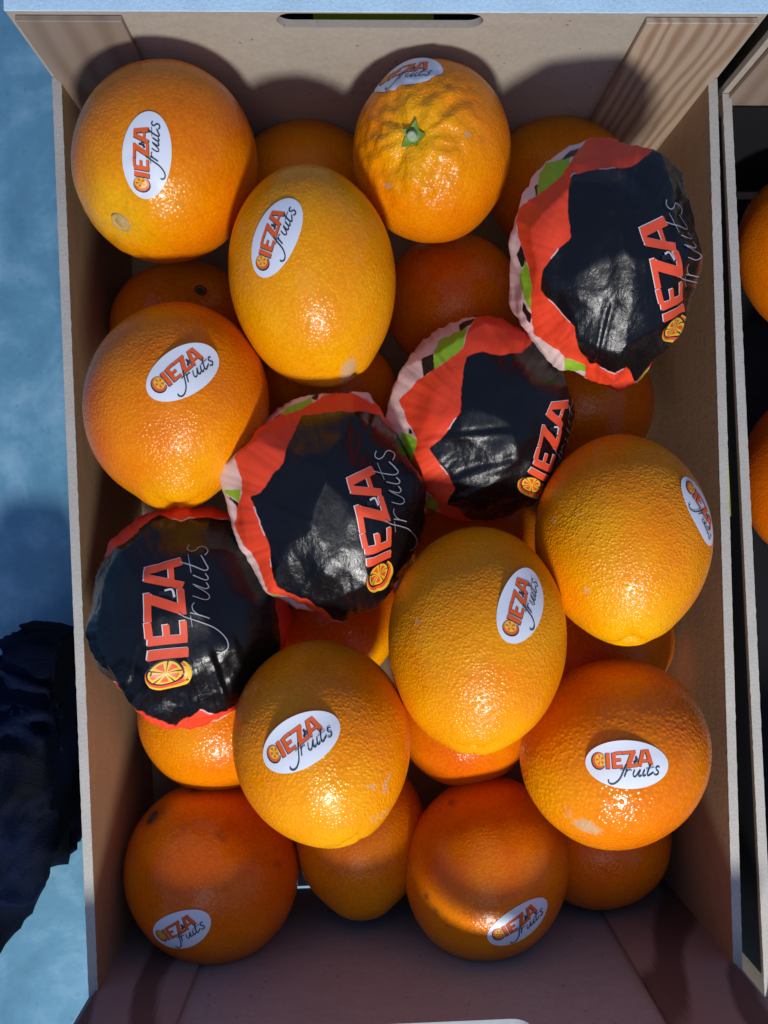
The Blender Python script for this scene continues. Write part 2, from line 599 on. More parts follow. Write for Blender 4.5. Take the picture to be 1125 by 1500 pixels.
def build_prints():
    TL, TR, BL, BR, bn, bdir = CC
    d = (BL - TL).normalized()
    out = Vector((d.y, -d.x))
    if out.x > 0: out = -out
    L = (BL - TL).length
    lab = strip(TL + d * 0.01, BL - d * 0.01, out, 0.006, Z_SIDE - 0.001, 0.0004, LABEL_SHADE_BLK, crate_r, "printed_label")
    strip(TL + d * 0.112, TL + d * 0.195, out, 0.055, 0.098, 0.0008, LABEL_GRN, lab, "printed_band")
    strip(TL + d * 0.062, TL + d * 0.098, out, 0.050, 0.1, 0.0008, LABEL_PUR, lab, "printed_band")
    strip(TL + d * 0.026, TL + d * 0.056, out, 0.050, 0.1, 0.0008, LABEL_GRN, lab, "printed_band")
    tdir = (TR - TL).normalized(); tn = Vector((tdir.y, -tdir.x))
    strip(TL + tdir * 0.005, TR - tdir * 0.005, tn, 0.012, 0.103, 0.0042, LABEL_SHADE_BLK, crate_r, "shade_sheet")  # black sheet darkens the crate's inside in place of shade
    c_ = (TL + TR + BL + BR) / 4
    link("shade_sheet", prism([p + (c_ - p) * 0.045 for p in (TL, BL, BR, TR)], Z_FLOOR + 0.0008, Z_FLOOR + 0.0012, 0), LABEL_SHADE_BLK, crate_r)  # second black sheet, shade laid over the crate's base
    lab2 = strip(BR + bdir * 0.004, BL - bdir * 0.004, bn, 0.015, CAM_H - .3250, 0.0036, LABEL_SHADE_BLK, crate_f, "printed_label")
    strip(BR + bdir * 0.001, BL - bdir * 0.001, bn, 0.015, CAM_H - .3250, 0.0036, LABEL_SHADE_BLK, crate_c, "printed_label")  # black face keeps the added corner crate dark
    x0 = (v2(at(452, 30, .32)) - FAR - BR).dot(bdir)
    x1 = (v2(at(650, 30, .32)) - FAR - BR).dot(bdir)
    strip(BR + bdir * x0, BR + bdir * x1, bn, 0.09, CAM_H - .3262, 0.0040, LABEL_GRN, lab2, "printed_band")
build_prints()

# ------------------------------------------------------------------ kneeling leg
def build_leg():
    P = [at(118, 925, .411), at(98, 990, .410), at(58, 1090, .405), at(0, 1175, .400), at(-90, 1278, .39), at(-300, 1480, .35), at(-620, 1800, .28)]
    Rr = [0.026, 0.037, 0.0415, 0.042, 0.044, 0.052, 0.06]
    P = [Vector(p) for p in P]
    M, K = 110, 64
    verts, faces = [], []
    def cr(a, b, c, d, t):
        return 0.5 * ((2 * b) + (c - a) * t + (2 * a - 5 * b + 4 * c - d) * t * t + (3 * b - a - 3 * c + d) * t ** 3)
    n = len(P)
    for i in range(M + 1):
        s = (i / M) ** 1.3 * (n - 1)
        k = min(int(s), n - 2); t = s - k
        g = lambda A, j: A[max(0, min(n - 1, j))]
        c = cr(g(P, k - 1), g(P, k), g(P, k + 1), g(P, k + 2), t)
        r = cr(g(Rr, k - 1), g(Rr, k), g(Rr, k + 1), g(Rr, k + 2), t)
        if i < 14: r *= math.sqrt(max(0.0, 1 - ((14 - i) / 14.0) ** 2)) if i else 0.02
        tan = (g(P, k + 1) - g(P, k)).normalized()
        u = tan.cross(Vector((0, 0, 1))).normalized(); w = u.cross(tan)
        for j in range(K):
            a = 2 * math.pi * j / K
            q = c + (u * math.cos(a) + w * math.sin(a)) * r
            f1 = noise.noise(Vector((i * 0.085 + 1.6 * noise.noise(Vector((math.cos(a) * 1.3, math.sin(a) * 1.3, i * .05))), math.cos(a) * 1.1, math.sin(a) * 1.1)))
            f2 = noise.noise(Vector((q.x * 42, q.y * 55, q.z * 48 + 3)))
            fold = 0.7 - abs(f1) ** 0.8 * 2.4
            off = 0.0095 * fold + 0.0012 * f2
            off *= min(1.0, r / 0.03)
            q = c + (u * math.cos(a) + w * math.sin(a)) * (r + off)
            q.z = max(q.z, 0.0015)
            q.x = min(q.x, -0.1535 - 0.028 * (q.y + 0.03))
            verts.append(q)
    for i in range(M):
        for j in range(K):
            faces.append((i * K + j, i * K + (j + 1) % K, (i + 1) * K + (j + 1) % K, (i + 1) * K + j))
    faces.append(tuple(range(K - 1, -1, -1)))
    faces.append(tuple(M * K + j for j in range(K)))
    me = mesh_np("person", verts, faces)
    tag(link("person", me, mat_denim()), "bent leg in dark navy denim trousers kneeling beside the crate", "person")
build_leg()

# ------------------------------------------------------------------ print: strokes in the sticker's own drawing units
SX, SY, SU = 580.0, 435.0, 410.0        # centre and half length of the drawing


def catmull(pts, n=8):
    P = [np.array(p, float) for p in pts]
    out = []
    for i in range(len(P) - 1):
        a, b, c, d = P[max(0, i - 1)], P[i], P[i + 1], P[min(len(P) - 1, i + 2)]
        for k in range(n):
            t = k / n
            out.append(0.5 * ((2 * b) + (c - a) * t + (2 * a - 5 * b + 4 * c - d) * t * t + (3 * b - a - 3 * c + d) * t ** 3))
    out.append(P[-1])
    return out


def densify(pts, step=14.0):
    out = [np.array(pts[0], float)]
    for p in pts[1:]:
        p = np.array(p, float); a = out[-1]
        n = max(1, int(np.linalg.norm(p - a) / step))
        out += [a + (p - a) * (k / n) for k in range(1, n + 1)]
    return out


LETTER = [  # polylines with a width: I E Z A
    ([(391, 329), (394, 481)], 40),
    ([(449, 323), (455, 474)], 38), ([(462, 328), (532, 318)], 27), ([(462, 393), (522, 386)], 26), ([(462, 460), (538, 452)], 27),
    ([(536, 320), (668, 306)], 28), ([(642, 316), (588, 446)], 44), ([(566, 450), (684, 434)], 29),
    ([(742, 292), (702, 443)], 38), ([(778, 288), (818, 432)], 40), ([(738, 299), (786, 295)], 24), ([(722, 396), (806, 388)], 22)]
SCRIPT = [
    ([(575, 436), (556, 458), (530, 520), (500, 580), (455, 624), (415, 634), (390, 615), (392, 592)], 11),
    ([(508, 490), (562, 480)], 6),
    ([(574, 478), (560, 520), (545, 556)], 11), ([(558, 520), (580, 492), (604, 484), (618, 492)], 8),
    ([(650, 484), (632, 530), (640, 552), (662, 544), (698, 490)], 9), ([(706, 482), (686, 530), (694, 548), (716, 536)], 11),
    ([(748, 480), (728, 528), (736, 544), (758, 530)], 11),
    ([(812, 424), (788, 478), (772, 524), (782, 540), (806, 526), (836, 506)], 11), ([(760, 472), (846, 455)], 6),
    ([(900, 458), (880, 450), (862, 464), (866, 484), (884, 500), (880, 522), (858, 534), (838, 522)], 10)]


def art(wrap=False):
    """list of (layer, material slot, triangles/quads as 2-D points): 0 main, 1 outline, 2 slice, 3 script"""
    out = []
    def poly_strip(pts, w, layer, slot, dx=0, dy=0, grow=0):
        pts = densify(pts)
        n = len(pts)
        if grow:
            d0 = (pts[0] - pts[1]) / (np.linalg.norm(pts[0] - pts[1]) + 1e-9)
            d1 = (pts[-1] - pts[-2]) / (np.linalg.norm(pts[-1] - pts[-2]) + 1e-9)
            pts = [pts[0] + d0 * grow] + pts[1:-1] + [pts[-1] + d1 * grow]
        L, R = [], []
        for i in range(n):
            t = pts[min(n - 1, i + 1)] - pts[max(0, i - 1)]
            t = t / (np.linalg.norm(t) + 1e-9)
            m = np.array([-t[1], t[0]])
            L.append(pts[i] + m * w / 2 + (dx, dy)); R.append(pts[i] - m * w / 2 + (dx, dy))
        out.append((layer, slot, L, R))
    def disc(cx, cy, rx, ry, layer, slot, a0=0.0, a1=2 * math.pi, n=28, r0=0.0):
        L, R = [], []
        for k in range(n + 1):
            a = a0 + (a1 - a0) * k / n
            L.append(np.array([cx + rx * r0 * math.cos(a), cy - ry * r0 * math.sin(a)]))
            R.append(np.array([cx + rx * math.cos(a), cy - ry * math.sin(a)]))
        out.append((layer, slot, L, R))
    for pts, w in LETTER:
        if wrap: poly_strip(pts, w - 2, 1, 1, 4, -5, 0)
        else: poly_strip(pts, w + 5, 1, 1, -7, 5, 3)
    disc(300, 412, 74, 88, 1, 2 if wrap else 1, 0.20 * math.pi, 1.80 * math.pi)
    for pts, w in LETTER:
        poly_strip(pts, w, 2, 0)
    disc(306, 406, 66, 80, 2, 0, 0.22 * math.pi, 1.78 * math.pi)
    if wrap: disc(314, 400, 58, 70, 3, 4)
    disc(314, 400, 50, 62, 3.5 if wrap else 3, 2)
    for k in range(5):
        a = 0.55 + k * 2 * math.pi / 5
        disc(314 + 5 * math.cos(a), 400 - 6 * math.sin(a), 36, 46, 4, 0, a - 0.34, a + 0.34, 4, 0.12)
        if wrap: disc(314, 400, 50, 62, 4.5, 4, a + 0.58, a + 0.68, 2, 0.05)
    poly_strip(catmull([(640, 415), (664, 392), (668, 352)], 5), 20, 4, 4 if wrap else 1)
    poly_strip(catmull([(648, 412), (684, 400), (680, 372)], 5), 9, 5, 1)
    for pts, w in SCRIPT:
        poly_strip(catmull(pts), w, 6, 3)
    return out


ART = art()
ART_WRAP = art(True)


def lettering(mapper, name, mats, parent, base=0.00006, widen=1.0, ART=None, step=0.000035):
    """lay every stroke through mapper(list of 2-D drawing points, height) -> 3-D points"""
    verts, faces, mi = [], [], []
    for idx, (layer, slot, L, R) in enumerate(ART):
        h = base + step * layer + 0.000002 * (idx % 16)
        if slot == 3 and widen != 1.0:
            C = [(a + b) / 2 for a, b in zip(L, R)]
            L = [c + (a - c) * widen for a, c in zip(L, C)]
            R = [c + (a - c) * widen for a, c in zip(R, C)]
        n = len(L); o = len(verts)
        cols = 5 if np.linalg.norm(L[0] - R[0]) > 18 or slot in (2, 4) else 2
        pts = []
        for c in range(cols):
            k = c / (cols - 1)
            pts += [l_ * (1 - k) + r_ * k for l_, r_ in zip(L, R)]
        verts += mapper(pts, h)
        for c in range(cols - 1):
            for i in range(n - 1):
                q = o + c * n + i
                faces.append((q, q + 1, q + n + 1, q + n)); mi.append(slot)
    me = mesh_np(name, verts, faces, True)
    o = link(name, me, mats, parent)
    me.polygons.foreach_set("material_index", mi)
    return o


# ------------------------------------------------------------------ oranges
def unit(v):
    v = np.asarray(v, float)
    return v / np.linalg.norm(v)


class Fruit:
    """ellipsoid seen at pixel (cx, cy), half axes sa x sb pixels, turned by ang, D below the camera"""
    def __init__(s, cx, cy, sa, sb, D, ang=0.0, depth=None):
        s.cx, s.cy, s.sa, s.sb, s.D, s.ang = cx, cy, sa, sb, D, math.radians(ang)
        # a round fruit off the axis is seen drawn out radially and its outline slightly off its centre
        ox, oy = cx - 562.5, cy - 750.0
        rr = (sa + sb) / 2 / math.hypot(F, math.hypot(ox, oy))
        q = 1 - rr * rr
        s.C = at(562.5 + ox * q, 750.0 + oy * q, D)
        s.k = D / F * 1.0
        sc = (depth if depth else min(sa, sb) * .75 + max(sa, sb) * .25) * 0.96
        s.ax = np.array([sa, sb, sc]) * s.k
        z = (Vector((0, 0, CAM_H)) - s.C).normalized()
        x = Vector((0, 1, 0)).cross(z).normalized()
        y = z.cross(x)
        s.B = np.array([x[:], y[:], z[:]]).T              # columns: view frame
        c, sn = math.cos(s.ang), math.sin(s.ang)
        s.R = np.array([[c, -sn, 0], [sn, c, 0], [0, 0, 1.0]])
        o = np.array([ox, -oy, 0.0]); L = np.linalg.norm(o)
        e = o / (L + 1e-9)
        cs = F / math.hypot(F, L)
        s.T = (np.eye(3) + (cs - 1) * np.outer(e, e)) @ s.R
    def uv(s, px, py):
        d = np.array([(px - s.cx), -(py - s.cy), 0.0])
        d = s.R.T @ d
        return d[0] / s.sa, d[1] / s.sb
    def ndir(s, px, py):
        u, v = s.uv(px, py)
        r = math.hypot(u, v)
        if r > 0.985: u, v = u * .985 / r, v * .985 / r
        return np.array([u, v, math.sqrt(max(0.0, 1 - u * u - v * v))])
    def world(s, n, disp):
        p = (n * s.ax) * (1 + disp)[:, None]
        return p @ s.T.T @ s.B.T
    def pix(s, n):
        """pixel of surface directions; behind the outline the map runs on outwards"""
        rho = np.hypot(n[:, 0], n[:, 1]) + 1e-9
        th = np.arccos(np.clip(n[:, 2], -1, 1))
        r = np.where(n[:, 2] >= 0, rho, 1 + (th - math.pi / 2) * 0.75)
        u, v = n[:, 0] / rho * r * s.sa, n[:, 1] / rho * r * s.sb
        c, sn = math.cos(s.ang), math.sin(s.ang)
        return s.cx + (c * u - sn * v), s.cy - (sn * u + c * v)


def angle_to(n, d):
    return np.arccos(np.clip(n @ unit(d), -1, 1))


def azimuth(n, d):
    d = unit(d)
    a = unit(np.cross(d, [0.31, 0.9, 0.2])); b = np.cross(d, a)
    return np.arctan2(n @ b, n @ a)


def peel(fr, seed, stem=None, navel=None, lump=0.012, taper=0.0, wrinkle=0.0, nub=0.0, notch=0.0, flat=0.0,
         pebble=1.0, tint=0.3, scars=(), yellow=(), level=5, seam=None, dimple=0.045, rad=1.0, knob=0.34, nubw=0.42):
    n, f = ico(level)
    d = lump * 1.5 * nz(n, 1.25, seed) + lump * 0.45 * nz(n, 3.4, seed + 5)
    tn = np.full(len(n), tint)
    br = np.zeros(len(n)); scv = np.zeros(len(n)); pb = np.full(len(n), pebble)
    pb *= 0.85 + 0.5 * nz(n, 2.0, seed + 31)
    if stem is not None:
        st = fr.ndir(*stem[:2]) if len(stem) == 2 else unit(stem)
        th, ph = angle_to(n, st), azimuth(n, st)
        d += -dimple * np.exp(-(th / 0.17) ** 2)
        if wrinkle:
            m = nz(np.stack([np.cos(ph) * 1.8, np.sin(ph) * 1.8, th * 1.2], 1), 1.0, seed + 11)
            rg = nz(np.stack([np.cos(ph) * 4.2, np.sin(ph) * 4.2, th * 2.5], 1), 1.0, seed + 17)
            w = np.exp(-((th - 0.38) / 0.27) ** 2)
            d += wrinkle * w * (1.3 * m - rad * np.abs(rg) + 0.2)
            lo = nz(n, 9.0, seed + 3)
            d += wrinkle * knob * lo * np.exp(-((th - 0.45) / 0.4) ** 2)
        tn += 0.35 * np.exp(-(th / 0.5) ** 2)
    if navel is not None:
        nv = fr.ndir(*navel[:2]) if len(navel) == 2 else unit(navel)
        th, ph = angle_to(n, nv), azimuth(n, nv)
        d += taper * np.cos(th) * np.abs(np.cos(th))
        d += nub * np.exp(-(th / nubw) ** 4) - flat * np.exp(-(th / 0.5) ** 2)
        d -= notch * np.exp(-(th / 0.085) ** 2)
        for a in (0.4 + seed, 2.3 + seed, 4.4 + seed):
            d -= notch * 0.55 * np.exp(-((np.angle(np.exp(1j * (ph - a)))) / 0.22) ** 2) * np.exp(-(th / 0.26) ** 2)
        tn += 0.30 * np.exp(-(th / 0.6) ** 2)
        pb += 0.25 * np.exp(-(th / 0.5) ** 2)
    if seam is not None:
        (x0, y0), (x1, y1) = seam
        px, py = fr.pix(n)
        ex, ey = x1 - x0, y1 - y0
        L = math.hypot(ex, ey)
        tt = ((px - x0) * ex + (py - y0) * ey) / L / L
        s_ = ((px - x0) * ey - (py - y0) * ex) / L
        g = np.where(n[:, 2] > 0, 1, 0) * np.clip(tt * 5, 0, 1) * np.clip((1 - tt) * 4, 0, 1)
        d += 0.010 * g * np.where(s_ < 0, 0, np.exp(-s_ / 20)) - 0.006 * g * np.exp(-(s_ / 5) ** 2)
    if scars or yellow:
        px, py = fr.pix(n)
        front = n[:, 2] > 0
        for (x, y, rx, ry, a, amt, kind) in scars:
            c, s_ = math.cos(math.radians(a)), math.sin(math.radians(a))
            X, Y = ((px - x) * c + (py - y) * s_) / rx, (-(px - x) * s_ + (py - y) * c) / ry
            g = np.exp(-(X * X + Y * Y) ** 1.5) * front * amt
            if kind == 's': scv = np.maximum(scv, g)
            else: br = np.maximum(br, g)
        for (x, y, r, amt) in yellow:
            tn += amt * np.exp(-(((px - x) ** 2 + (py - y) ** 2) / r / r)) * front
    V = fr.world(n, d)
    me = mesh_np("peel", V, f)
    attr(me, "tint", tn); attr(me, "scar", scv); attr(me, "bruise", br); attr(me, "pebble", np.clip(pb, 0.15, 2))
    fr.V, fr.F = V, f
    return me


def bvh_of(fr):
    if not hasattr(fr, "bvh"):
        fr.bvh = BVHTree.FromPolygons([tuple(p) for p in fr.V], [tuple(q) for q in fr.F])
    return fr.bvh


def surf(fr, n):
    """surface point and normal in unit-ellipsoid direction n (coordinates about the centre)"""
    d = Vector(fr.B @ (fr.T @ (n * fr.ax))).normalized()
    h = bvh_of(fr).ray_cast(d * 0.2, -d)
    return h[0], h[1]


def sticker(fr, root_off, root, px, py, ang, lift=0.0, lift_dir=90, a=0.0160, b=0.0094):
    n = fr.ndir(px, py)
    S, N = surf(fr, n)
    # smooth normal: average over a patch
    acc = Vector()
    for dx, dy in ((0, 0), (.1, 0), (-.1, 0), (0, .1), (0, -.1)):
        q = unit(n + np.array([dx, dy, 0]))
        acc += surf(fr, q)[1]
    N = acc.normalized()
    Bx, By, Bz = Vector(fr.B[:, 0]), Vector(fr.B[:, 1]), Vector(fr.B[:, 2])
    r = math.radians(ang)
    im = Bx * math.cos(r) + By * math.sin(r)
    t = (im - Bz * (im.dot(N) / max(0.12, Bz.dot(N))))
    t = (t - N * t.dot(N)).normalized()
    w = N.cross(t)
    lr = math.radians(lift_dir - ang)
    lx, ly = math.cos(lr), math.sin(lr)
    bvh = bvh_of(fr)
    off = Vector(root_off)
    def place(x, y, h):
        q = S + t * x + w * y
        hit = bvh.ray_cast(q + N * 0.03, -N)
        p = hit[0] if hit[0] is not None else q
        e = 0.72 * max(0.0, (x / a * lx + y / b * ly) - 0.05)
        return p + N * (0.00022 + h + lift * e * e) + off
    rings, seg = 12, 56
    verts = [place(0, 0, 0)]
    faces = []
    for i in range(1, rings + 1):
        for j in range(seg):
            th = 2 * math.pi * j / seg
            verts.append(place(a * i / rings * math.cos(th), b * i / rings * math.sin(th), 0))
    for j in range(seg):
        faces.append((0, 1 + j, 1 + (j + 1) % seg))
    for i in range(rings - 1):
        for j in range(seg):
            k0, k1 = 1 + i * seg, 1 + (i + 1) * seg
            faces.append((k0 + j, k1 + j, k1 + (j + 1) % seg, k0 + (j + 1) % seg))
    st = link("sticker", mesh_np("sticker", verts, faces), WHITE, root)
    def mapper(pts, h):
        return [place((p[0] - SX) / SU * a, -(p[1] - SY) / SU * a, h) for p in pts]
    lettering(mapper, "lettering", [INK_RED, INK_DARK, INK_YEL, INK_DARK], st, widen=1.15, ART=ART)
    return st


def lathe(profile, seg, S, N, off, name, mat, parent, jag=0.0, seed=0):
    """small turned piece (radius, height) standing on the peel at S along N"""
    a = N.orthogonal().normalized(); b = N.cross(a)
    verts, faces = [], []
    for i, (r, h) in enumerate(profile):
        for j in range(seg):
            th = 2 * math.pi * j / seg
            rr = r * (1 + jag * noise.noise(Vector((math.cos(th) * 2, math.sin(th) * 2, seed + i * .3))))
            verts.append(S + a * rr * math.cos(th) + b * rr * math.sin(th) + N * h + off)
    for i in range(len(profile) - 1):
        for j in range(seg):
            faces.append((i * seg + j, i * seg + (j + 1) % seg, (i + 1) * seg + (j + 1) % seg, (i + 1) * seg + j))
    faces.append(tuple((len(profile) - 1) * seg + j for j in range(seg)))
    return link(name, mesh_np(name, verts, faces), mat, parent)


def stem_button(fr, off, root, px, py, r=0.0032, mat=None):
    S, N = surf(fr, fr.ndir(px, py))
    prof = [(r * 1.15, -0.0012), (r * 1.12, 0.0006), (r * .98, 0.0012), (r * .86, 0.0002), (r * .78, -0.0001), (r * .7, 0.0003), (r * .35, 0.0006), (r * .05, 0.0007)]
    lathe(prof, 20, S, N, off, "stem_scar", mat or BUTTON, root, 0.12, px)


def calyx(fr, off, root, px, py):
    S, N = surf(fr, fr.ndir(px, py))
    a = N.orthogonal().normalized(); b = N.cross(a)
    verts, faces = [], []
    for k in range(5):
        th = 0.5 + k * 2 * math.pi / 5 + 0.25 * math.sin(k * 3.1)
        L = (0.0058, 0.0046, 0.0060, 0.0042, 0.0052)[k]
        c, s_ = math.cos(th), math.sin(th)
        def P(r, sd, h): return S + (a * c + b * s_) * r + (b * c - a * s_) * sd + N * h + off
        o = len(verts)
        verts += [P(0, -.0012, .0008), P(0, .0012, .0008), P(L * .5, .0019, .0016), P(L, .0003, .0022), P(L, -.0003, .0022), P(L * .5, -.0019, .0016),
                  P(L * .5, 0, .0009)]
        faces += [(o, o + 6, o + 1), (o + 1, o + 6, o + 2), (o + 2, o + 6, o + 3), (o + 3, o + 6, o + 4), (o + 4, o + 6, o + 5), (o + 5, o + 6, o)]
    cx = link("calyx", mesh_np("calyx", verts, faces), CALYX, root)
    lathe([(0.0026, 0.0), (0.0024, 0.0015), (0.0019, 0.0030), (0.0020, 0.0042), (0.0016, 0.0046), (0.0007, 0.0043)], 16, S, N, off, "cut_stem", STEM, cx, 0.25, 4)


def make_orange(label, group, fr, seed, stick=None, button=None, cal=None, **kw):
    base = fr.C - Vector((0, 0, fr.ax.max() * 0.97))
    me = peel(fr, seed, **kw)
    off = fr.C - base
    if stick is None and button is None and cal is None:
        o = link("orange", me, PEEL)
        o.location = fr.C
        return tag(o, label, "orange", group)
    root = empty("orange", base)
    p = link("peel", me, PEEL, root)
    p.location = off
    if stick: sticker(fr, off, root, *stick)
    if button: stem_button(fr, off, root, *button)
    if cal: calyx(fr, off, root, *cal)
    return tag(root, label, "orange", group)


G = "oranges in the middle crate"
DOWN = (0, -1, 0.05)
make_orange("big orange with a pale round stem scar in the crate's upper left corner", G, Fruit(240, 236, 134, 151, .338, 14), 1,
            (213, 224, 84, 0.0008, 100), (181, 321, 0.0038), stem=(181, 321), wrinkle=0.024, rad=1.3, knob=0.4, dimple=0.03, lump=0.012, pebble=0.85, tint=0.25,
            yellow=[(190, 300, 95, 0.45)])
make_orange("wrinkled orange with a green calyx and stem facing up", G, Fruit(633, 222, 115, 136, .345, -4), 2,
            (598, 108, 8, 0.0030, 95), None, (608, 194), stem=(608, 194), wrinkle=0.06, rad=1.0, knob=0.62, lump=0.013, level=6, dimple=0.075, pebble=1.1, tint=0.3,
            scars=[(680, 196, 6, 7, 0, .75, 's'), (572, 263, 9, 5, 0, .8, 's')], yellow=[(600, 220, 90, .35)])
make_orange("long yellowish orange with a faint seam and a grey scar near its lower tip", G, Fruit(457, 405, 122, 163, .334, 9), 3,
            (406, 349, 66, 0.0006, 100), navel=(515, 556), nub=0.045, nubw=0.38, notch=0.10, flat=0.02, lump=0.009, pebble=0.75, tint=0.62,
            seam=((432, 240), (475, 395)), scars=[(510, 538, 13, 26, 12, .95, 's'), (517, 371, 4, 4, 0, .8, 's')])
make_orange("orange with lobed lower tip beside the left wall, above the lowest wrapped fruit", G, Fruit(257, 592, 136, 146, .342, -6), 4,
            (263, 547, 35, 0.0032, 80), navel=(258, 728), nub=0.085, nubw=0.40, notch=0.13, lump=0.010, pebble=1.15, tint=0.22, taper=-0.02,
            yellow=[(300, 690, 90, .25)])
make_orange("orange touching the right wall with its sticker on its right flank", G, Fruit(915, 788, 130, 152, .337, 4), 5,
            (1026, 751, -64, 0.0016, 110), navel=(930, 930), nub=0.045, nubw=0.5, notch=0.14, lump=0.011, pebble=1.4, tint=0.36,
            scars=[(868, 860, 8, 7, 0, .8, 's'), (822, 765, 9, 6, 0, .7, 's'), (850, 755, 12, 4, 20, .6, 's'), (895, 818, 6, 5, 0, .7, 's')],
            yellow=[(870, 800, 90, .3), (930, 920, 60, .3)])
make_orange("long upright orange at the centre right, its sticker near the right edge", G, Fruit(700, 936, 130, 165, .325, 0), 6,
            (761, 892, 70, 0.0034, 110), navel=(700, 1088), nub=0.030, nubw=0.36, notch=0.07, lump=0.009, pebble=1.25, tint=0.50,
            scars=[(619, 916, 4, 5, 0, .7, 's'), (588, 944, 16, 7, 0, .5, 's')])
make_orange("orange with fine pale scratches right of its tilted sticker, below centre", G, Fruit(470, 1087, 129, 150, .322, 4), 7,
            (441, 1091, 28, 0.0040, 110), navel=(510, 1225), nub=0.03, nubw=0.45, notch=0.06, lump=0.010, pebble=1.15, tint=0.40,
            scars=[(545, 1155, 26, 3.5, 15, .85, 's'), (556, 1146, 16, 3, -50, .85, 's'), (560, 1183, 20, 2.5, -30, .75, 's'), (540, 1195, 16, 9, 0, .5, 's')],
            yellow=[(480, 1190, 90, .25)])
make_orange("round orange with level sticker and whitish rub mark at the lower right", G, Fruit(903, 1105, 140, 140, .343, 0), 8,
            (922, 1122, 3, 0.0036, 120), navel=(795, 1160), nub=0.012, lump=0.012, pebble=1.4, tint=0.36,
            scars=[(872, 1208, 24, 10, 15, 1.0, 's'), (845, 1190, 8, 14, 0, .6, 's')], yellow=[(820, 1180, 70, .25)])
make_orange("shaded orange with dark stem end in the lower left corner", G, Fruit(309, 1279, 126, 135, .395, -4), 9,
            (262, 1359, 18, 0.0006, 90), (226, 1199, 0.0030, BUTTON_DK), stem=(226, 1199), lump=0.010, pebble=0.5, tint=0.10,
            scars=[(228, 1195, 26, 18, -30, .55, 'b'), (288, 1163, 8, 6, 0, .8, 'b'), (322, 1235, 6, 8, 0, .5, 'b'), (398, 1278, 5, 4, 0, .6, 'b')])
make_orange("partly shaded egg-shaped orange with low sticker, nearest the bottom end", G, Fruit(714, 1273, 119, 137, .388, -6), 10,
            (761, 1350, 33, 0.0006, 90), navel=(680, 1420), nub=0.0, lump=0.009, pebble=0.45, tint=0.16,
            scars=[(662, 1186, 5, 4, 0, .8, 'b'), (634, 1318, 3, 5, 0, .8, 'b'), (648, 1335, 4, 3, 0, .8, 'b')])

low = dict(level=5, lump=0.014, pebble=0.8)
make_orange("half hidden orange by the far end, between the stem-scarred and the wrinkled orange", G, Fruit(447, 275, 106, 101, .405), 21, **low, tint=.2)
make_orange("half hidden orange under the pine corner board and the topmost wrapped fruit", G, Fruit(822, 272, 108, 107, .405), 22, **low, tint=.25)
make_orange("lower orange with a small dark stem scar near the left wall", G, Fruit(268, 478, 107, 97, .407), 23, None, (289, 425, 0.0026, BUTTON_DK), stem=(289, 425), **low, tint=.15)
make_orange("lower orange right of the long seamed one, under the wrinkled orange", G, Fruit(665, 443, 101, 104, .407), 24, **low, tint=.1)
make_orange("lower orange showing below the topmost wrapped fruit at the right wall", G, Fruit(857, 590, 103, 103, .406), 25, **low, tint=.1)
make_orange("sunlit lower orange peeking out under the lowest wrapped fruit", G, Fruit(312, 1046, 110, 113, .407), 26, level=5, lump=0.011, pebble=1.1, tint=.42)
make_orange("lower orange in the gap above the scratched orange", G, Fruit(487, 900, 99, 103, .405), 27, **low, tint=.3, yellow=[(560, 960, 40, .5)])  # yellow patch paints the small lit spot in the gap
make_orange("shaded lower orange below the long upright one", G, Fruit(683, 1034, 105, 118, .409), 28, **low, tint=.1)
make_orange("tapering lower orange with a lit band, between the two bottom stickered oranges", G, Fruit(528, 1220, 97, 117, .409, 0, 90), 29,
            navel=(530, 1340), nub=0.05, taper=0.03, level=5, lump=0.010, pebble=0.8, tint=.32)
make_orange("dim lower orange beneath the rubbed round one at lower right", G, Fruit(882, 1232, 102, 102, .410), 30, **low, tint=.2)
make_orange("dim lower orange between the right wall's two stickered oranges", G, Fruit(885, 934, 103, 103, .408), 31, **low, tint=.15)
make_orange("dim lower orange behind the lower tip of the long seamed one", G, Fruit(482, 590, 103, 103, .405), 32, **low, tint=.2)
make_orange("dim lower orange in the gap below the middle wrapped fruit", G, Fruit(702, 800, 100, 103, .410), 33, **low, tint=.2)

G2 = "oranges in the right-hand crate"
for i, (x, y, D, tx) in enumerate(((1196, 372, .392, "upper orange in the right-hand crate at the picture's edge"),
                                   (1200, 700, .400, "lower orange in the right-hand crate at the picture's edge"))):
    make_orange(tx, G2, Fruit(x, y, 118, 130, D), 41 + i, level=4, lump=0.011, pebble=0.7, tint=.02)  # low tint darkens these oranges in place of shade

# ------------------------------------------------------------------ wrapped oranges
def sd_poly(px, py, poly):
    """signed distance in pixels (negative inside)"""
    P = np.array(poly, float)
    best = np.full(len(px), 1e9); ins = np.zeros(len(px), bool)
    for i in range(len(P)):
        a, b = P[i], P[(i + 1) % len(P)]
        e = b - a
        t = np.clip(((px - a[0]) * e[0] + (py - a[1]) * e[1]) / (e @ e + 1e-9), 0, 1)
        best = np.minimum(best, np.hypot(px - a[0] - t * e[0], py - a[1] - t * e[1]))
        c = ((a[1] > py) != (b[1] > py)) & (px < (b[0] - a[0]) * (py - a[1]) / (b[1] - a[1] + 1e-12) + a[0])
        ins ^= c
    return np.where(ins, -best, best)


def conv(poly, s, ox, oy):
    return [(ox + x / s, oy + y / s) for x, y in poly]


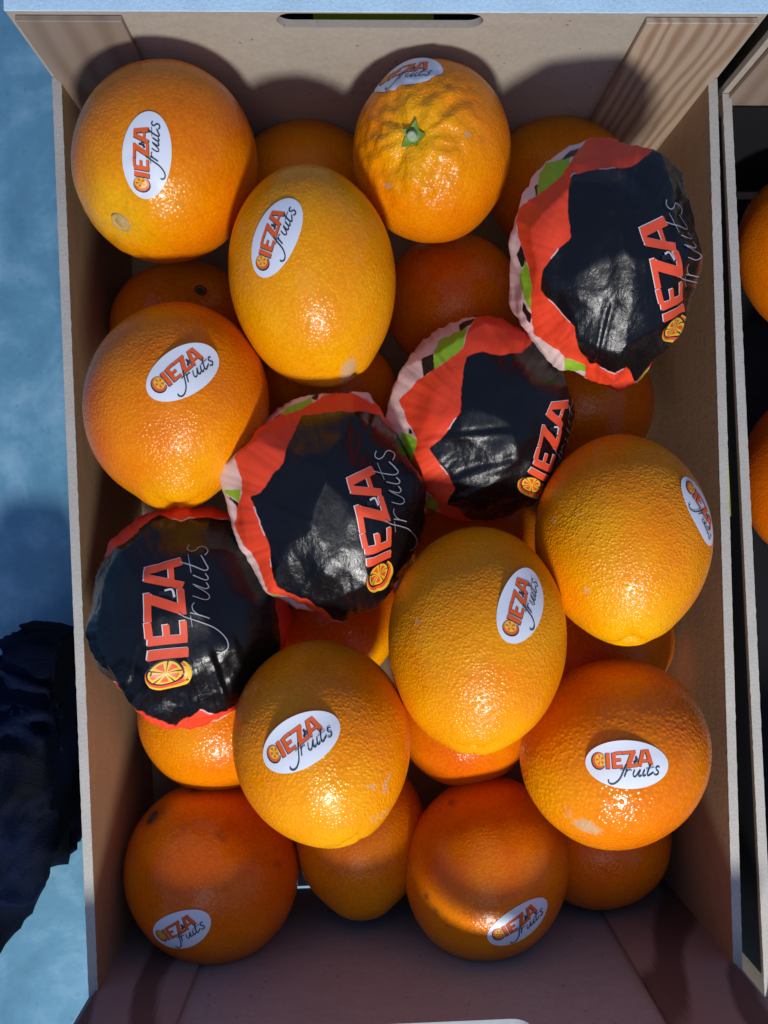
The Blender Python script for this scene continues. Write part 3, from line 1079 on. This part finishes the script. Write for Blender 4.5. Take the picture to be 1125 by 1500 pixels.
def fib(n, seed):
    rng = np.random.default_rng(seed)
    i = np.arange(n) + 0.5
    ph = np.arccos(1 - 2 * i / n); th = math.pi * (1 + 5 ** .5) * i
    v = np.stack([np.cos(th) * np.sin(ph), np.sin(th) * np.sin(ph), np.cos(ph)], 1) + rng.normal(0, .16, (n, 3))
    return v / np.linalg.norm(v, axis=1)[:, None], rng


def make_wrapped(label, fr, seed, black, red, leaf, leafblk, text, creases=()):
    n, f = ico(7)
    m, rng = fib(30, seed)
    dk = rng.uniform(0.915, 0.985, len(m))
    warp = n + 0.035 * np.stack([nz(n, 3, seed + 1), nz(n, 3, seed + 2), nz(n, 3, seed + 3)], 1)
    def facets(w, mm, dd, cut, p):
        out = np.empty(len(w))
        for i in range(0, len(w), 16000):
            dots = w[i:i + 16000] @ mm.T
            rr = np.where(dots > cut, dd[None, :] / np.maximum(dots, cut), 9.0)
            out[i:i + 16000] = np.power(np.power(rr, -p).sum(1), -1 / p)
        return out
    d = (facets(warp, m, dk, 0.45, 170.0) - 1) * 0.62 + 0.006
    # small sharp facets of crinkled tissue
    low = np.clip(0.45 - n[:, 1], 0, 1.3)
    m2, rng2 = fib(260, seed + 7)
    d2 = rng2.uniform(0.982, 1.003, len(m2))
    rr = facets(n + (warp - n) * 1.5, m2, d2, 0.85, 500.0)
    patch = np.clip(0.35 + 1.2 * nz(n, 2.2, seed + 13) + 0.5 * low, 0.1, 1.3)
    d += (np.clip(rr, 0.975, 1.03) - 1.0) * 0.8 * patch
    # pleats running in towards the gathered underside
    px, py = fr.pix(n)
    ctr = np.mean(np.array(black), axis=0)
    ux, uy = (px - ctr[0]) / fr.sa, (py - ctr[1]) / fr.sb
    ph, rho = np.arctan2(uy, ux), np.hypot(ux, uy)
    wob = nz(np.stack([np.cos(ph) * 2, np.sin(ph) * 2, rho], 1), 1.3, seed + 9)
    pl = nz(np.stack([np.cos(ph) * 6.5, np.sin(ph) * 6.5, rho * .6 + wob], 1), 1.0, seed + 29)
    pl2 = nz(np.stack([np.cos(ph) * 15, np.sin(ph) * 15, rho * .9 + wob], 1), 1.0, seed + 33)
    g = np.clip(rho - 0.38, 0, 1.2)
    d += g * (0.042 * (0.22 - np.abs(pl)) + 0.030 * (0.22 - np.abs(pl2)))
    for (x0, y0, x1, y1, amt) in creases:
        ex, ey = x1 - x0, y1 - y0
        L = math.hypot(ex, ey)
        t = ((px - x0) * ex + (py - y0) * ey) / L / L
        s_ = ((px - x0) * ey - (py - y0) * ex) / L
        g = (n[:, 2] > 0) * np.exp(-np.clip(np.abs(t - .5) - .5, 0, 9) ** 2 * 60)
        d += amt * g * (np.exp(-(s_ / 5) ** 2) - 0.8 * np.exp(-((s_ - 8) / 4) ** 2))
    V = fr.world(n, d)
    fr.V, fr.F = V, f
    me = mesh_np("wrapper", V, f)
    attr(me, "sd_black", sd_poly(px, py, black))
    attr(me, "sd_red", sd_poly(px, py, red))
    attr(me, "sd_leaf", np.min([sd_poly(px, py, q) for q in leaf], axis=0))
    attr(me, "sd_leaf_black", np.min([sd_poly(px, py, q) for q in leafblk], axis=0))
    attr(me, "wrinkle", np.clip(0.3 + 0.5 * low + 0.5 * nz(n, 1.6, seed + 40), 0.15, 1.2))
    base = fr.C - Vector((0, 0, fr.ax.max() * 0.97))
    off = fr.C - base
    root = empty("wrapped_orange", base)
    w = link("wrapper", me, TISSUE, root)
    w.location = off
    # the print: three baseline pixels and the letters' upward pixel vector at both ends
    (b0, b1, b2, u0, u1) = [np.array(q, float) for q in text]
    def pixel(p):
        t = (p[0] - 235) / 595.0
        basey = 485 - 45 * t
        h = (basey - p[1]) / 155.0
        B = b0 * (1 - t) * (0.5 - t) * 2 + b1 * 4 * t * (1 - t) + b2 * t * (t - 0.5) * 2
        return B + (u0 * (1 - t) + u1 * t) * h
    def mapper(pts, h):
        out = []
        for p in pts:
            q = pixel(p)
            S, N = surf(fr, fr.ndir(q[0], q[1]))
            out.append(S + S.normalized() * (h + 0.00008))
        return out
    lettering(mapper, "lettering", [W_RED, W_WHITE, W_YEL, W_GREY, W_BLK], w, widen=0.42, ART=ART_WRAP, step=0.00010)
    return tag(root, label, "wrapped orange", "paper-wrapped oranges")


c1 = lambda p: conv(p, 3.309, 720, 180)
make_wrapped("topmost paper-wrapped orange, black and red, against the right wall", Fruit(884, 384, 139, 178, .326, -8), 51,
    c1([(440, 280), (530, 255), (700, 250), (775, 210), (830, 215), (930, 300), (1080, 420), (1150, 700), (1080, 1000), (925, 1140), (880, 1170), (780, 1200),
        (710, 1255), (630, 1175), (470, 1160), (430, 1080), (410, 960), (350, 900), (290, 800), (270, 765), (300, 680), (360, 590), (420, 540), (412, 420), (425, 330)]),
    c1([(560, 60), (700, 60), (830, 120), (900, 240), (1300, 700), (900, 1260), (770, 1235), (690, 1285), (660, 1330), (560, 1340), (440, 1240), (450, 1180), (345, 1130), (205, 990), (205, 850),
        (222, 760), (175, 540), (175, 405), (270, 340), (430, 230), (470, 140)]),
    [c1([(285, 240), (320, 195), (385, 180), (435, 190), (430, 250), (290, 350), (270, 340)]), c1([(130, 740), (185, 630), (240, 765), (210, 880)]),
     c1([(345, 1130), (460, 1180), (445, 1215), (350, 1200)]), c1([(690, 1285), (775, 1235), (800, 1300), (700, 1330)])],
    [c1([(385, 180), (475, 135), (470, 175), (400, 205)]), c1([(260, 295), (285, 280), (280, 340), (265, 340)]), c1([(140, 600), (180, 555), (195, 640), (155, 665)]),
     c1([(155, 870), (165, 830), (210, 900), (195, 935)])],
    ((1004, 490), (995, 412), (974, 324), (-37, 10), (-40, 3)), [(890, 445, 862, 535, .012), (850, 300, 930, 320, .006)])
c2 = lambda p: conv(p, 3.75, 550, 450)
make_wrapped("smallest-looking paper-wrapped orange in the middle, its lettering on the right flank", Fruit(702, 614, 135, 152, .358, -14), 52,
    c2([(515, 290), (600, 265), (690, 278), (800, 262), (850, 215), (880, 175), (930, 120), (1020, 120), (1200, 400), (1200, 900), (980, 1250), (700, 1230), (560, 1190), (490, 1150),
        (430, 1090), (400, 1075), (415, 1020), (455, 960), (400, 870), (325, 750), (380, 710), (430, 650), (487, 570), (487, 450), (500, 350)]),
    c2([(590, 60), (620, 0), (760, -20), (1000, 40), (1300, 700), (800, 1350), (450, 1300), (330, 1110), (320, 1010), (240, 910), (230, 850), (260, 710), (200, 630), (160, 505), (270, 390), (500, 250), (560, 90)]),
    [c2([(370, 180), (525, 135), (500, 250), (345, 345), (350, 240)]), c2([(160, 670), (265, 710), (235, 860), (190, 770)]), c2([(265, 1105), (300, 1000), (340, 1110), (320, 1160)])],
    [c2([(285, 295), (350, 270), (350, 345), (285, 385)]), c2([(470, 85), (570, 95), (540, 130), (480, 150)]), c2([(200, 650), (245, 690), (205, 680)]), c2([(200, 800), (235, 850), (225, 890)])],
    ((782, 727), (809, 665), (830, 590), (-31, -21), (-24, -8)), [(640, 640, 730, 632, .010), (660, 700, 740, 672, .010), (665, 726, 742, 690, .008)])
c3 = lambda p: conv(p, 3.75, 340, 540)
make_wrapped("paper-wrapped orange at the picture's centre with a bright glare on black", Fruit(481, 740, 138, 166, .345, 6), 53,
    c3([(385, 275), (540, 265), (640, 285), (740, 245), (800, 262), (870, 320), (960, 400), (1100, 450), (1180, 720), (1150, 950), (1000, 1200), (900, 1270), (860, 1290), (790, 1325), (640, 1360), (550, 1340),
        (500, 1290), (420, 1240), (310, 1195), (265, 1150), (240, 1080), (235, 970), (200, 880), (150, 710), (190, 690), (250, 600), (310, 540), (330, 440)]),
    c3([(580, 140), (650, 190), (770, 215), (900, 300), (1300, 500), (1250, 1100), (900, 1400), (640, 1440), (520, 1400), (420, 1320), (300, 1210), (230, 1170), (170, 1080), (100, 950), (50, 840), (72, 745),
        (110, 690), (105, 530), (172, 345), (240, 305), (330, 270), (430, 210), (510, 165)]),
    [c3([(255, 330), (300, 250), (430, 185), (445, 205), (330, 280)]), c3([(25, 680), (105, 670), (80, 740)]), c3([(225, 1150), (240, 1140), (300, 1200), (260, 1210)])],
    [c3([(230, 290), (290, 280), (265, 320)]), c3([(430, 190), (475, 150), (465, 195)]), c3([(35, 700), (78, 740), (70, 775)])],
    ((567, 850), (561, 770), (545, 686), (-37, 5), (-43, 10)), [(500, 610, 507, 680, .006), (380, 730, 450, 760, .008), (530, 830, 545, 880, .012)])
c4 = lambda p: p
make_wrapped("lowest paper-wrapped orange, mostly black, against the left wall", Fruit(276, 901, 144, 164, .352, 0), 54,
    [(100, 832), (140, 822), (175, 814), (205, 780), (232, 762), (262, 772), (300, 764), (332, 764), (346, 784), (350, 794), (380, 818), (391, 860), (397, 905), (390, 960), (368, 1000), (350, 1022), (330, 1036),
     (300, 1040), (286, 1034), (268, 1046), (252, 1053), (232, 1042), (205, 1024), (168, 998), (90, 990)],
    [(60, 700), (300, 690), (480, 780), (500, 1000), (345, 1060), (330, 1052), (300, 1062), (250, 1090), (215, 1055), (160, 1030), (60, 1020)],
    [[(398, 852), (415, 846), (420, 864)], [(325, 1040), (345, 1036), (340, 1050)]], [[(410, 930), (420, 940), (415, 950)]],
    ((269, 998), (268, 912), (267, 830), (-51, 0), (-50, 2)), [(262, 965, 278, 1020, .014), (300, 960, 320, 1020, .014), (330, 940, 352, 1000, .010), (240, 760, 222, 850, .006), (205, 940, 190, 985, .010)])
